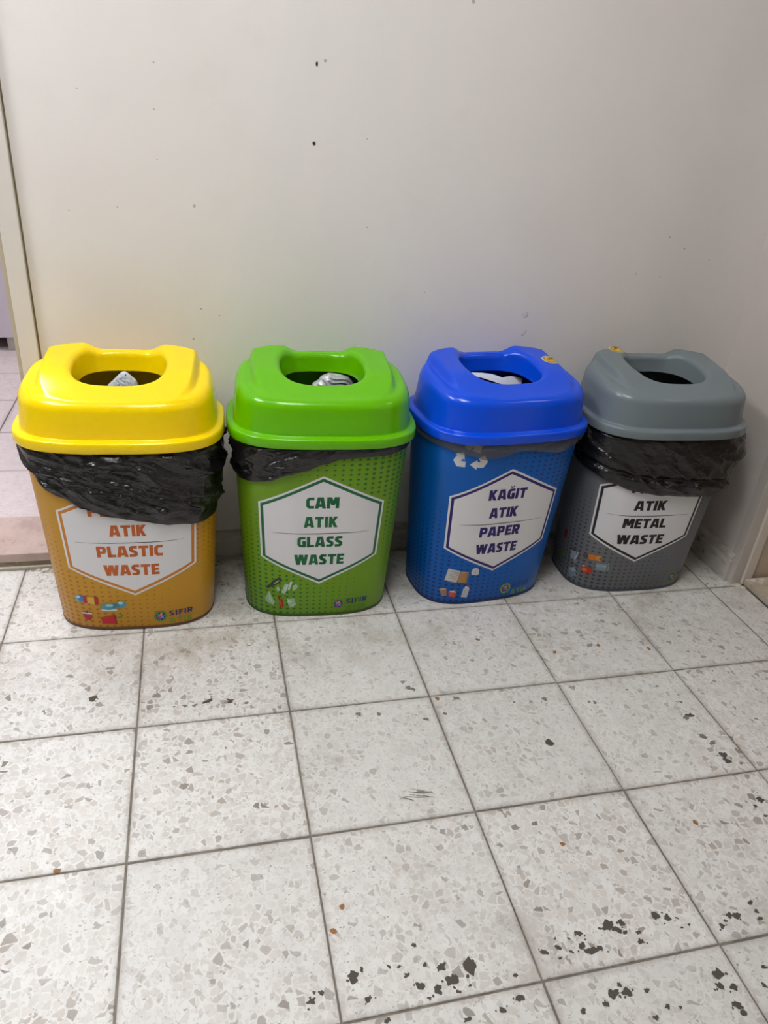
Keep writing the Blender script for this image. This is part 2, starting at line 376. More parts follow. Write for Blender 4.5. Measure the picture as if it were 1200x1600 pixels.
def flat_blob(mb, x, y, rx, ry, z, rot, seed, mi=0, n=9, wob=.5):
    pts = []
    for i in range(n):
        t = 2*PI*i/n; r = 1+wob*noise.noise(Vector((math.cos(t)*1.3+seed*2.7, math.sin(t)*1.3, seed*1.1)))
        a, b = rx*r*math.cos(t), ry*r*math.sin(t)
        pts.append((x+a*math.cos(rot)-b*math.sin(rot), y+a*math.sin(rot)+b*math.cos(rot), z))
    mb.add(pts, [tuple(range(n))], mi)
M_PIT = plain('dark_pit_dirt', rgb(92, 86, 79), .85, .2, .3, 300)
M_PIT2 = plain('pale_pit_dirt', rgb(138, 130, 119), .85, .2, .3, 300)
M_RUST = plain('brown_chip', rgb(158, 112, 66), .7, .3, .3, 300)
mb = MB()
for k_, (x, y, r) in enumerate(SPOTS):
    far = y > -.7
    rr = r/(1000 if not far else 900)
    flat_blob(mb, x, y, rr*random.uniform(.7, 1.1), rr*random.uniform(.5, .8), .0003+k_*.000004, random.uniform(-.6, .6), k_, 1 if (far and r < 8 and y > -.6) else 0, 15, .95)
    if r >= 6:
        for _ in range(2):
            flat_blob(mb, x+random.uniform(-1, 1)*rr*1.6, y+random.uniform(-1, 1)*rr*1.3, rr*.28, rr*.22, .0002, random.random()*3, k_+50, 1 if far else 0, 6)
for k_, (x, y) in enumerate([(.195, -.595), (.63, -.735), (1.296, -.69), (1.03, -.69), (1.36, -.19), (.915, -.31), (.61, -.77), (1.24, -.20), (1.48, -.22), (1.07, -.13)]):
    flat_blob(mb, x, y, .0062, .0042, .0003, k_, k_+90, 2, 8)
tag(mb.build('floor_pit', [M_PIT, M_PIT2, M_RUST], floor), kind='stuff')
# scuff of short pencil-like strokes on the middle tile
mb = MB()
for k_ in range(16):
    x = .802+random.uniform(-.022, .022); y = -.545+random.uniform(-.009, .009)
    a = .35+random.uniform(-.25, .25)-1.0; L = random.uniform(.008, .02); wd = .0004
    dx, dy = math.cos(a)*L, math.sin(a)*L*.5
    mb.add([(x-dx, y-dy-wd, .0003), (x+dx, y+dy-wd, .0003), (x+dx, y+dy+wd, .0003), (x-dx, y-dy+wd, .0003)], [(0, 1, 2, 3)])
tag(mb.build('scuff_mark', M_PIT2, floor), kind='stuff')

# plaster crumbs at the feet of both casings
def crumbs(name, spots, label):
    mb = MB()
    for k_, (x, y, r, zb) in enumerate(spots):
        rings = []
        for lv, (rr, zz) in enumerate([(1, 0), (.95, .35), (.6, .8), (.15, 1)]):
            ring = []
            for i in range(8):
                t = 2*PI*i/8; q = r*rr*(1+.4*noise.noise(Vector((math.cos(t)+k_*1.7, math.sin(t), lv*.6))))
                ring.append((x+q*math.cos(t), y+q*.8*math.sin(t), zb+r*.55*zz))
            rings.append(ring)
        mb.rings(rings, 0, cap1=True, smooth=False)
    tag(mb.build(name, M_CRUMB), label, 'rubble', kind='stuff')
crumbs('plaster_crumbs', [(.05, .282, .013, .0), (.072, .279, .015, .0), (.096, .272, .013, .0), (.03, .288, .007, 0), (.084, .258, .006, 0)] + [(.05+random.random()*.07, .22+random.random()*.05, .0022, 0) for _ in range(14)], 'crumbled white plaster lumps on the floor at the left doorstep')
crumbs('plaster_crumbs', [(1.882, .003, .008, 0), (1.893, -.005, .010, 0), (1.903, -.012, .008, 0), (1.872, .010, .006, 0), (1.930, -.012, .009, .021), (1.945, -.02, .008, .021), (1.96, -.012, .009, .021)], 'broken pale plaster bits on the floor at the grey right casing')

# cabinet far inside the left room
cab = tag(empty('cabinet', (-.45, 2.2, .0405)), 'pale mauve cabinet on short legs beyond the left doorway', 'cabinet')
MB().box(-.75, .75, -.2, .2, .055, 1.5).build('cabinet_body', M_MAUVE, cab, bevel=.004)
for x0, x1 in ((-.745, -.25), (-.247, .248), (.251, .745)):
    d = MB().box(x0, x1, -.216, -.2005, .06, 1.49).build('cabinet_door', M_MAUVE, cab, bevel=.003)
    MB().box(x1-.05, x1-.04, -.236, -.216, .85, .98).build('handle', M_CASE_R, d, bevel=.002)
for x in (-.7, -.25, .115, .7):
    for y in (-.17, .17): MB().box(x-.018, x+.018, y-.018, y+.018, 0, .0545).build('leg', M_CASE_R, cab)

# ================================================================== the waste bins
HB = .462
def dims(z):
    k = max(-.1, min(1.2, z/HB)); return .174+.024*k, .118+.024*k, 3.0+.2*k
def spow(c, n): return math.copysign(abs(c)**(2.0/n), c)
def outl(a, b, n, t, cy=0.0): return (a*spow(math.cos(t), n), cy+b*spow(math.sin(t), n))
# arc-length table on the middle outline: s = 0 at the front centre, growing to the right
NT = 4000
_a, _b, _n = dims(.23)
_T = [-PI*1.5+2*PI*i/NT for i in range(NT+1)]
_S = [0.0]
_p = outl(_a, _b, _n, _T[0])
for t in _T[1:]:
    q = outl(_a, _b, _n, t); _S.append(_S[-1]+math.hypot(q[0]-_p[0], q[1]-_p[1])); _p = q
_mid = _S[NT//2]; _S = [s-_mid for s in _S]
CIRC = _S[-1]-_S[0]
def t_of(s):
    i = max(1, min(NT, bisect_left(_S, s))); f = (s-_S[i-1])/max(1e-9, _S[i]-_S[i-1])
    return _T[i-1]+f*(_T[i]-_T[i-1])
def surf(s, z, off=0.0):
    """point on the body skin at arc s and height z, lifted by off"""
    t = t_of(s); a, b, n = dims(z); x, y = outl(a, b, n, t)
    nx = math.copysign(abs(x/a)**(n-1)/a, x); ny = math.copysign(abs(y/b)**(n-1)/b, y); l = math.hypot(nx, ny)
    return (x+nx/l*off, y+ny/l*off, z)

def clip(poly, axis, val, keep_greater):
    out = []
    for i in range(len(poly)):
        p, q = poly[i-1], poly[i]
        ip = (p[axis] >= val) == keep_greater or p[axis] == val; iq = (q[axis] >= val) == keep_greater or q[axis] == val
        if ip != iq:
            f = (val-p[axis])/(q[axis]-p[axis]); out.append((p[0]+f*(q[0]-p[0]), p[1]+f*(q[1]-p[1])))
        if iq: out.append(q)
    return out
def decal(mb, poly, off, mi=0, step=.005):
    """lay a flat printed polygon (s, z) on the curved skin"""
    ar = sum(poly[i-1][0]*poly[i][1]-poly[i][0]*poly[i-1][1] for i in range(len(poly)))
    if ar < 0: poly = poly[::-1]
    lo = min(p[0] for p in poly); hi = max(p[0] for p in poly)
    i0, i1 = math.floor(lo/step), math.ceil(hi/step)
    for i in range(i0, i1):
        c = clip(clip(poly, 0, i*step, True), 0, (i+1)*step, False) if i1-i0 > 1 else poly
        if len(c) < 3: continue
        mb.add([surf(p[0], p[1], off) for p in c], [tuple(range(len(c)))], mi)
def ellipse(cx, cz, rx, rz, n=12, rot=0.0):
    return [(cx+rx*math.cos(t)*math.cos(rot)-rz*math.sin(t)*math.sin(rot), cz+rx*math.cos(t)*math.sin(rot)+rz*math.sin(t)*math.cos(rot)) for t in [2*PI*i/n for i in range(n)]]
def bar(x0, z0, x1, z1, w, w2=None):
    dx, dz = x1-x0, z1-z0; l = math.hypot(dx, dz) or 1; nx, nz = -dz/l*w/2, dx/l*w/2
    k = (w2 if w2 is not None else w)/w
    return [(x0-nx, z0-nz), (x1-nx*k, z1-nz*k), (x1+nx*k, z1+nz*k), (x0+nx, z0+nz)]

# heavy block alphabet drawn with strokes in a 1-unit cap height
TH = .265
GLY = {
 'I': (.27, [[(.135, -.2), (.135, 1.2)]]),
 'L': (.60, [[(.135, -.2), (.135, 1.2)], [(.0, .125), (.60, .125)]]),
 'T': (.70, [[(0, .875), (.70, .875)], [(.35, -.2), (.35, .9)]]),
 'E': (.60, [[(.135, -.2), (.135, 1.2)], [(.1, .115), (.60, .115)], [(.1, .5), (.55, .5)], [(.1, .885), (.60, .885)]]),
 'F': (.58, [[(.135, -.2), (.135, 1.2)], [(.1, .47), (.52, .47)], [(.1, .885), (.58, .885)]]),
 'P': (.70, [[(.135, -.2), (.135, 1.2)], [(.13, .875), (.48, .875), (.565, .79), (.565, .53), (.48, .44), (.13, .44)]]),
 'R': (.72, [[(.135, -.2), (.135, 1.2)], [(.13, .875), (.48, .875), (.565, .79), (.565, .56), (.48, .47), (.13, .47)], [(.36, .5), (.64, -.15)]]),
 'K': (.72, [[(.135, -.2), (.135, 1.2)], [(.2, .38), (.64, 1.12)], [(.28, .62), (.66, -.15)]]),
 'A': (.80, [[(.10, -.1), (.33, 1.1)], [(.70, -.1), (.47, 1.1)], [(.2, .27), (.6, .27)]]),
 'M': (.95, [[(.135, -.2), (.135, 1.2)], [(.815, -.2), (.815, 1.2)], [(.2, 1.1), (.475, .3)], [(.75, 1.1), (.475, .3)]]),
 'W': (1.10, [[(.10, 1.1), (.30, -.1)], [(.30, -.1), (.52, 1.0)], [(.58, 1.0), (.80, -.1)], [(.80, -.1), (1.0, 1.1)]]),
 'S': (.64, [[(.60, .88), (.24, .88), (.14, .79), (.14, .63), (.24, .54), (.40, .46), (.50, .37), (.50, .21), (.40, .12), (.03, .12)]]),
 'C': (.62, [[(.62, .875), (.27, .875), (.135, .75), (.135, .25), (.27, .125), (.62, .125)]]),
 'G': (.68, [[(.64, .875), (.27, .875), (.135, .75), (.135, .25), (.27, .125), (.55, .125)], [(.55, -.2), (.55, .55)], [(.38, .46), (.68, .46)]]),
}
GLY['Ğ'] = (GLY['G'][0], GLY['G'][1]); GLY['İ'] = GLY['I']
def text(mb, word, cx, zb, width, cap, off, mi=0, th=TH, gap=.07):
    tot = sum(GLY[c][0] for c in word)+gap*(len(word)-1); kx = width/tot
    x = 0.0
    for ch in word:
        gw, strokes = GLY[ch]
        P = lambda p: (cx-width/2+(x+p[0])*kx, zb+p[1]*cap)
        for st_ in strokes:
            for i in range(len(st_)-1):
                horiz = abs(st_[i][1]-st_[i+1][1]) < .02
                pl = bar(*st_[i], *st_[i+1], th*(.88 if horiz else 1.0))
                pl = clip(clip(pl, 1, 0.0, True), 1, 1.0, False)
                if len(pl) >= 3: decal(mb, [P(p) for p in pl], off, mi)
                if i > 0: decal(mb, [P(p) for p in ellipse(*st_[i], th/2, th*.46, 10)], off, mi)
        if ch == 'Ğ':
            br = [(.2, 1.24), (.27, 1.13), (.44, 1.13), (.51, 1.24)]
            for i in range(3): decal(mb, [P(p) for p in bar(*br[i], *br[i+1], .11)], off, mi)
        if ch == 'İ': decal(mb, [P(p) for p in ellipse(.135, 1.2, .13, .12)], off, mi)
        x += gw+gap

# -------- lid
RIM_Z = .460
LA, LB = .1915, .1360      # dome at its upper edge
def lid_z(x, y):
    z = .5585+.026*clamp01((y+.12)/.24)
    rho = ((abs(x)/.158)**3.6+(abs(y-.045)/.180)**3.6)**(1/3.6)
    m = sstep(1.02, .94, rho)
    z += .0195*m*sstep(-.125, -.01, y)
    z -= .0150*sstep(.088, .048, abs(x))*sstep(.055, .105, y)
    # edges of the top run off softly
    return z
HOLE = (.0915, .0835, 2.9, .0185)
def build_lid(mat, parent):
    n = 144; TT = [2*PI*i/n for i in range(n)]
    rings = []
    def flat(a, b, nn, z): rings.append([(*outl(a, b, nn, t), z) for t in TT])
    flat(.2055, .1495, 3.2, RIM_Z+.004); flat(.2072, .1512, 3.2, RIM_Z); flat(.2104, .1544, 3.2, RIM_Z+.0008)
    flat(.2114, .1554, 3.2, RIM_Z+.003); flat(.2110, .1550, 3.2, RIM_Z+.016); flat(.2106, .1546, 3.2, RIM_Z+.0195)
    flat(.2092, .1532, 3.2, RIM_Z+.0218); flat(.2070, .1510, 3.2, RIM_Z+.0228); flat(.1990, .1425, 3.2, RIM_Z+.0234)
    flat(.1974, .1409, 3.2, RIM_Z+.0240); flat(.1966, .1402, 3.2, RIM_Z+.0258); flat(.1962, .1400, 3.2, RIM_Z+.030)
    for k in (.25, .5, .75, 1.0): flat(.1962+(LA-.1962)*k, .1400+(LB-.1400)*k, 3.2, RIM_Z+.030+(.537-RIM_Z-.030)*k)
    # rounded top edge: from the wall top up to the top surface
    r = .0190
    for th in [i*PI/2/9 for i in range(1, 10)]:
        ring = []
        for t in TT:
            x, y = outl(LA-r*(1-math.cos(th)), LB-r*(1-math.cos(th)), 3.2-.1*th/1.57, t)
            zt = lid_z(x, y); z0 = .537
            ring.append((x, y, z0+(zt-z0)*math.sin(th)))
        rings.append(ring)
    a0, b0, n0 = LA-r, LB-r, 3.1
    ah, bh, nh, ch = HOLE; f = .0145
    K = 30
    for i in range(1, K+1):
        k = i/K
        ring = []
        for t in TT:
            p = outl(a0, b0, n0, t); q = outl(ah+f, bh+f*.6, nh, t, ch)
            x, y = p[0]+(q[0]-p[0])*k, p[1]+(q[1]-p[1])*k
            ring.append((x, y, lid_z(x, y)))
        rings.append(ring)
    for th in [i*PI/2/7 for i in range(1, 8)]:
        ring = []
        for t in TT:
            e = f*(1-math.sin(th)); x, y = outl(ah+e, bh+e*.6, nh, t, ch)
            ring.append((x, y, lid_z(x, y)-f*(1-math.cos(th))))
        rings.append(ring)
    zb_ = .547
    last = rings[-1]
    for k in (.35, .7, 1.0):
        ring = []
        for j, t in enumerate(TT):
            x, y = outl(ah-.005*k, bh-.004*k, nh-.2*k, t, ch); ring.append((x, y, last[j][2]+(zb_-last[j][2])*k))
        rings.append(ring)
    mb = MB(); mb.rings(rings)
    # underside shell, 2.5 mm inside
    inner = [[(p[0]*(1-.0022/.19*1.0), p[1]*(1-.0022/.14), p[2]-.0024) for p in rg] for rg in rings[8:-11]]
    mb.rings(list(reversed(inner)))
    o = mb.build('lid', mat, parent)
    return o

def plastic(name, c, rough=.28):
    k = N(name); p = k.obj()
    k.base(c, rough, .4)
    return k.m
def tin(name, c, rough=.32):
    k = N(name); p = k.obj()
    col = k.mix(k.math('MULTIPLY', k.noise(p, 7, 3), .12), c, tuple(x*.75 for x in c[:3])+(1,))
    k.base(col, rough, .3)
    return k.m
def bag_material(name, c, rough=.34, alpha=1.0):
    k = N(name); p = k.obj()
    mp = k.n('ShaderNodeMapping'); k.set(mp, 0, p); mp.inputs['Scale'].default_value = (1, 1, 2.0); mp.inputs['Rotation'].default_value = (.2, .45, 0)
    a = k.math('SUBTRACT', 1.0, k.math('ABSOLUTE', k.math('SUBTRACT', k.math('MULTIPLY', k.noise(mp.outputs[0], 26, 4, .55), 4.0), 2.0))); b = k.noise(mp.outputs[0], 80, 3, .55)
    k.base(c, rough, .55)
    k.bump(k.math('ADD', k.math('MULTIPLY', a, .5), k.math('MULTIPLY', b, .12)), .45, .009)
    if alpha < 1: k.b.inputs['Alpha'].default_value = alpha
    return k.m

M_PAPER = plain('label_white', rgb(226, 226, 228), .42, .4, .02, 20)
M_BASE = plain('dark_base_rim', rgb(96, 62, 34), .5, .4)

SPECS = {
 'yellow': dict(pos=(.288, .131, -3.0), lid=rgb(255, 219, 0), body=rgb(198, 147, 38), ink=rgb(196, 98, 36), ring=rgb(206, 128, 36), dots=rgb(176, 104, 26), base=rgb(104, 66, 36), s0=.008, art=(.006, -.0105),
    lines=[('PLASTİK', .150), ('ATIK', .0735), ('PLASTIC', .137), ('WASTE', .119)], label='mustard waste bin with bright yellow lid, lettered plastic waste'),
 'green': dict(pos=(.714, .128, -3.0), lid=rgb(102, 186, 0), body=rgb(112, 156, 24), ink=rgb(16, 104, 58), ring=rgb(20, 104, 62), dots=rgb(30, 112, 40), base=rgb(62, 92, 30), s0=-.0045, art=(.0055, -.003),
    lines=[('CAM', .0705), ('ATIK', .0745), ('GLASS', .104), ('WASTE', .118)], label='green waste bin with lime green lid, lettered glass waste'),
 'blue': dict(pos=(1.143, .135, 6.0), lid=rgb(4, 78, 226), body=rgb(2, 92, 182), ink=rgb(44, 28, 104), ring=rgb(44, 28, 104), dots=rgb(14, 50, 118), base=rgb(20, 44, 96), s0=-.0115, art=(-.0138, -.0005),
    lines=[('KAĞIT', .0955), ('ATIK', .073), ('PAPER', .109), ('WASTE', .1145)], label='blue waste bin with royal blue lid, lettered paper waste'),
 'grey': dict(pos=(1.578, .131, -2.0), lid=rgb(116, 127, 131), body=rgb(108, 110, 114), ink=rgb(24, 22, 24), ring=rgb(24, 22, 24), dots=rgb(62, 64, 70), base=rgb(70, 80, 92), s0=-.0305, art=(-.019, -.008),
    lines=[('METAL', .123), ('ATIK', .085), ('METAL', .121), ('WASTE', .133)], label='grey waste bin with slate grey lid, lettered metal waste'),
}
INK = {}
def ink(r, g, b):
    if (r, g, b) not in INK: INK[(r, g, b)] = plain('print_ink', rgb(r, g, b), .4, .4, .05, 60)
    return INK[(r, g, b)]

def art_pictures(which, body):
    """small printed pictures of waste at the lower left of each skin"""
    ao = SPECS[which]['art']
    def pic(name, *polys):
        mb = MB(); mats = []
        for i, (c, pl) in enumerate(polys):
            m = ink(*c)
            if m not in mats: mats.append(m)
            decal(mb, [(p[0]+ao[0], p[1]+ao[1]) for p in pl], .0009+.00012*i, mats.index(m))
        mb.build(name, mats, body)
    def rect(cx, cz, w_, h_, rot=0.0, top=None):
        t = (top if top is not None else w_)
        pts = [(-w_/2, -h_/2), (w_/2, -h_/2), (t/2, h_/2), (-t/2, h_/2)]
        return [(cx+a*math.cos(rot)-b*math.sin(rot), cz+a*math.sin(rot)+b*math.cos(rot)) for a, b in pts]
    def jag(cx, cz, rx, rz, rot, seed, n=9):
        rr = random.Random(seed); return [(cx+rx*k*math.cos(t)*math.cos(rot)-rz*k*math.sin(t)*math.sin(rot), cz+rx*k*math.cos(t)*math.sin(rot)+rz*k*math.sin(t)*math.cos(rot)) for t, k in [(2*PI*i/n, rr.uniform(.7, 1.1)) for i in range(n)]]
    if which == 'yellow':
        pic('printed_bottle', ((96, 190, 200), ellipse(-.1265, .099, .012, .0098)), ((60, 130, 190), ellipse(-.123, .0985, .009, .0095)), ((176, 40, 44), rect(-.1135, .098, .010, .021, -.04)), ((214, 176, 52), rect(-.1005, .0965, .018, .0195, -.06)), ((176, 40, 44), rect(-.0885, .0965, .009, .020, -.05)), ((210, 222, 226), ellipse(-.129, .1035, .004, .003)))
        pic('printed_crushed_bottle', ((214, 222, 232), jag(-.064, .0705, .024, .004, 0, 4)), ((84, 156, 164), ellipse(-.062, .080, .020, .0095, 12, .05)), ((84, 156, 164), ellipse(-.034, .0855, .012, .0105)), ((70, 138, 156), rect(-.047, .083, .02, .012)), ((150, 200, 204), ellipse(-.061, .0835, .009, .004)), ((168, 212, 216), ellipse(-.035, .090, .006, .004)), ((56, 118, 140), bar(-.052, .076, -.044, .089, .002)))
        pic('printed_cup', ((176, 34, 50), rect(-.1165, .0475, .013, .018, 0, .021)), ((206, 206, 214), rect(-.1165, .058, .024, .004)), ((60, 90, 110), rect(-.116, .062, .005, .006)))
        pic('printed_paper_cup', ((190, 30, 46), rect(-.0675, .0405, .017, .034, -1.45, .027)), ((70, 130, 70), bar(-.050, .0465, -.034, .0525, .0026)), ((70, 130, 70), bar(-.034, .0525, -.0395, .062, .0026)), ((150, 24, 40), rect(-.052, .042, .004, .027, .05)))
    if which == 'green':
        pic('printed_bottle', ((52, 60, 40), rect(-.113, .1085, .014, .026, -.85, .011)), ((60, 70, 46), rect(-.131, .0925, .006, .022, -.85, .010)), ((172, 180, 150), bar(-.12, .1005, -.108, .1115, .003)))
        pic('printed_glass_pieces', ((176, 202, 176), rect(-.094, .088, .010, .030, -.35)), ((200, 216, 204), rect(-.082, .097, .005, .026, -.3)), ((164, 192, 160), jag(-.070, .093, .007, .011, -.5, 3)), ((168, 196, 166), ellipse(-.111, .086, .004, .007)), ((220, 230, 224), bar(-.094, .08, -.088, .1, .002)))
        pic('printed_leaf_shard', ((150, 186, 138), [(-.134, .077), (-.146, .052), (-.140, .040), (-.123, .036), (-.120, .046)]), ((176, 204, 170), [(-.134, .075), (-.136, .05), (-.125, .041)]))
        pic('printed_red_bottle', ((170, 52, 36), rect(-.104, .044, .010, .024, .12)), ((128, 40, 32), rect(-.1095, .060, .004, .013, .2)), ((200, 120, 100), bar(-.106, .04, -.108, .052, .002)))
        pic('printed_broken_glass', ((150, 186, 140), jag(-.079, .047, .013, .016, .3, 8)), ((190, 212, 186), [(-.09, .058), (-.076, .05), (-.086, .042)]), ((176, 202, 172), [(-.084, .04), (-.07, .044), (-.074, .034)]))
    if which == 'blue':
        pic('printed_newspaper', ((150, 148, 140), rect(-.108, .0895, .033, .036, -.18)), ((206, 204, 200), rect(-.107, .0925, .032, .036, -.18)), *[((150, 150, 152), bar(-.118+.0015*i, .083+.0045*i, -.097+.0015*i, .0795+.0045*i, .0012)) for i in range(6)])
        pic('printed_paper_bag', ((176, 132, 84), rect(-.0785, .084, .026, .029, -.10)), ((198, 160, 112), [(-.089, .0995), (-.068, .0985), (-.0655, .103), (-.086, .105)]), ((150, 108, 66), bar(-.069, .072, -.067, .096, .004)))
        pic('printed_crumpled_paper', ((206, 208, 212), jag(-.0476, .1015, .011, .013, .2, 5)), ((168, 172, 180), bar(-.053, .098, -.043, .106, .0016)), ((176, 178, 184), bar(-.05, .107, -.045, .095, .0016)))
        pic('printed_cup', ((160, 126, 96), rect(-.1255, .0365, .013, .022, .25, .019)), ((196, 166, 132), ellipse(-.128, .047, .010, .003, 10, .25)))
        pic('printed_box', ((196, 76, 54), rect(-.102, .032, .016, .016, -.05, .022)), ((216, 196, 190), [(-.112, .04), (-.092, .0385), (-.096, .045), (-.108, .044)]), ((222, 110, 84), rect(-.104, .034, .008, .005)))
        pic('printed_carton', ((196, 200, 206), rect(-.067, .038, .017, .030, -.15)), ((214, 218, 222), rect(-.0645, .055, .011, .006, -.15)), ((190, 40, 60), rect(-.061, .0575, .005, .004)), ((160, 166, 176), bar(-.0705, .03, -.0685, .045, .0016)))
    if which == 'grey':
        pic('printed_open_tin', ((148, 160, 168), rect(-.185, .097, .020, .030, .12)), ((66, 70, 78), ellipse(-.187, .1115, .011, .004, 10, .1)), ((190, 200, 206), bar(-.176, .084, -.17, .11, .004)), ((128, 140, 150), [(-.18, .082), (-.165, .086), (-.168, .078), (-.18, .074)]))
        pic('printed_orange_can', ((206, 116, 34), ellipse(-.129, .112, .016, .009)), ((74, 76, 80), ellipse(-.147, .1105, .008, .009)), ((222, 140, 40), [(-.12, .12), (-.106, .121), (-.112, .11), (-.104, .104), (-.12, .105)]))
        pic('printed_red_can', ((186, 52, 36), jag(-.138, .069, .018, .012, -.2, 6)), ((220, 98, 50), ellipse(-.143, .068, .007, .006)), ((60, 92, 60), rect(-.127, .079, .006, .006)), ((206, 206, 200), rect(-.147, .079, .006, .004)))
        pic('printed_flat_tin', ((128, 146, 156), rect(-.098, .0865, .036, .022, .04)), ((158, 174, 182), rect(-.099, .0895, .032, .004, .04)), ((96, 112, 124), rect(-.085, .086, .004, .020, .04)))
        pic('printed_square_tin', ((116, 134, 146), rect(-.177, .042, .026, .024, .5)), ((150, 166, 174), [(-.19, .052), (-.172, .062), (-.163, .052), (-.18, .044)]))
        pic('printed_red_label', ((120, 28, 36), rect(-.235, .136, .016, .026)))
        pic('printed_green_can', ((92, 124, 40), ellipse(-.2276, .0733, .009, .010)), ((92, 106, 120), rect(-.216, .055, .014, .02, .3)))

def bin_logo(which, body):
    ls = SPECS[which]['s0']+(.092 if which == 'grey' else 0.0)
    cx, cz = ls+.0545, .0350
    mb = MB(); mats = [ink(94, 150, 44), ink(34, 48, 120), ink(206, 62, 84), ink(232, 150, 60), ink(78, 160, 220), ink(150, 80, 160)]
    if which == 'blue': mats[0] = ink(132, 172, 40)
    if which == 'green': mats[0] = ink(104, 150, 30)
    for k in range(3):   # three chasing arrows form the ring
        t0 = k*2*PI/3+.5
        for i in range(7):
            t = t0+i*.255; u = t+.262
            ri, ro = .0118, .0160
            decal(mb, [(cx+ri*math.cos(t), cz+ri*math.sin(t)), (cx+ro*math.cos(t), cz+ro*math.sin(t)), (cx+ro*math.cos(u), cz+ro*math.sin(u)), (cx+ri*math.cos(u), cz+ri*math.sin(u))], .0007, 0)
        t = t0+7*.255
        decal(mb, [(cx+.0095*math.cos(t), cz+.0095*math.sin(t)), (cx+.0182*math.cos(t), cz+.0182*math.sin(t)), (cx+.0135*math.cos(t+.42), cz+.0135*math.sin(t+.42))], .0007, 0)
    if which != 'blue': decal(mb, ellipse(cx, cz, .0112, .0112, 18), .0008, 1)
    else: decal(mb, ellipse(cx, cz, .0100, .0100, 18), .0008, 1)
    for k, m in enumerate((2, 3, 4, 2, 5, 4)):
        t = k*PI/3+.3
        decal(mb, ellipse(cx+.0055*math.cos(t), cz+.0055*math.sin(t), .0044, .0026, 8, t), .0010, m)
    mb.build('logo', mats, body)
    up = {'yellow': (58, 36, 116), 'green': (24, 60, 90), 'blue': (14, 70, 150), 'grey': (60, 62, 84)}[which]
    lo = {'yellow': (120, 150, 44), 'green': (94, 134, 40), 'blue': (110, 158, 44), 'grey': (96, 116, 72)}[which]
    mb = MB()
    text(mb, 'SIFIR', ls+.1025, .0335, .057, .0150, .0007, 0, .21, .14)
    text(mb, 'ATIK', ls+.1025, .0115, .056, .0150, .0007, 1, .21, .16)
    mb.build('logo_lettering', [ink(*up), ink(*lo)], body)

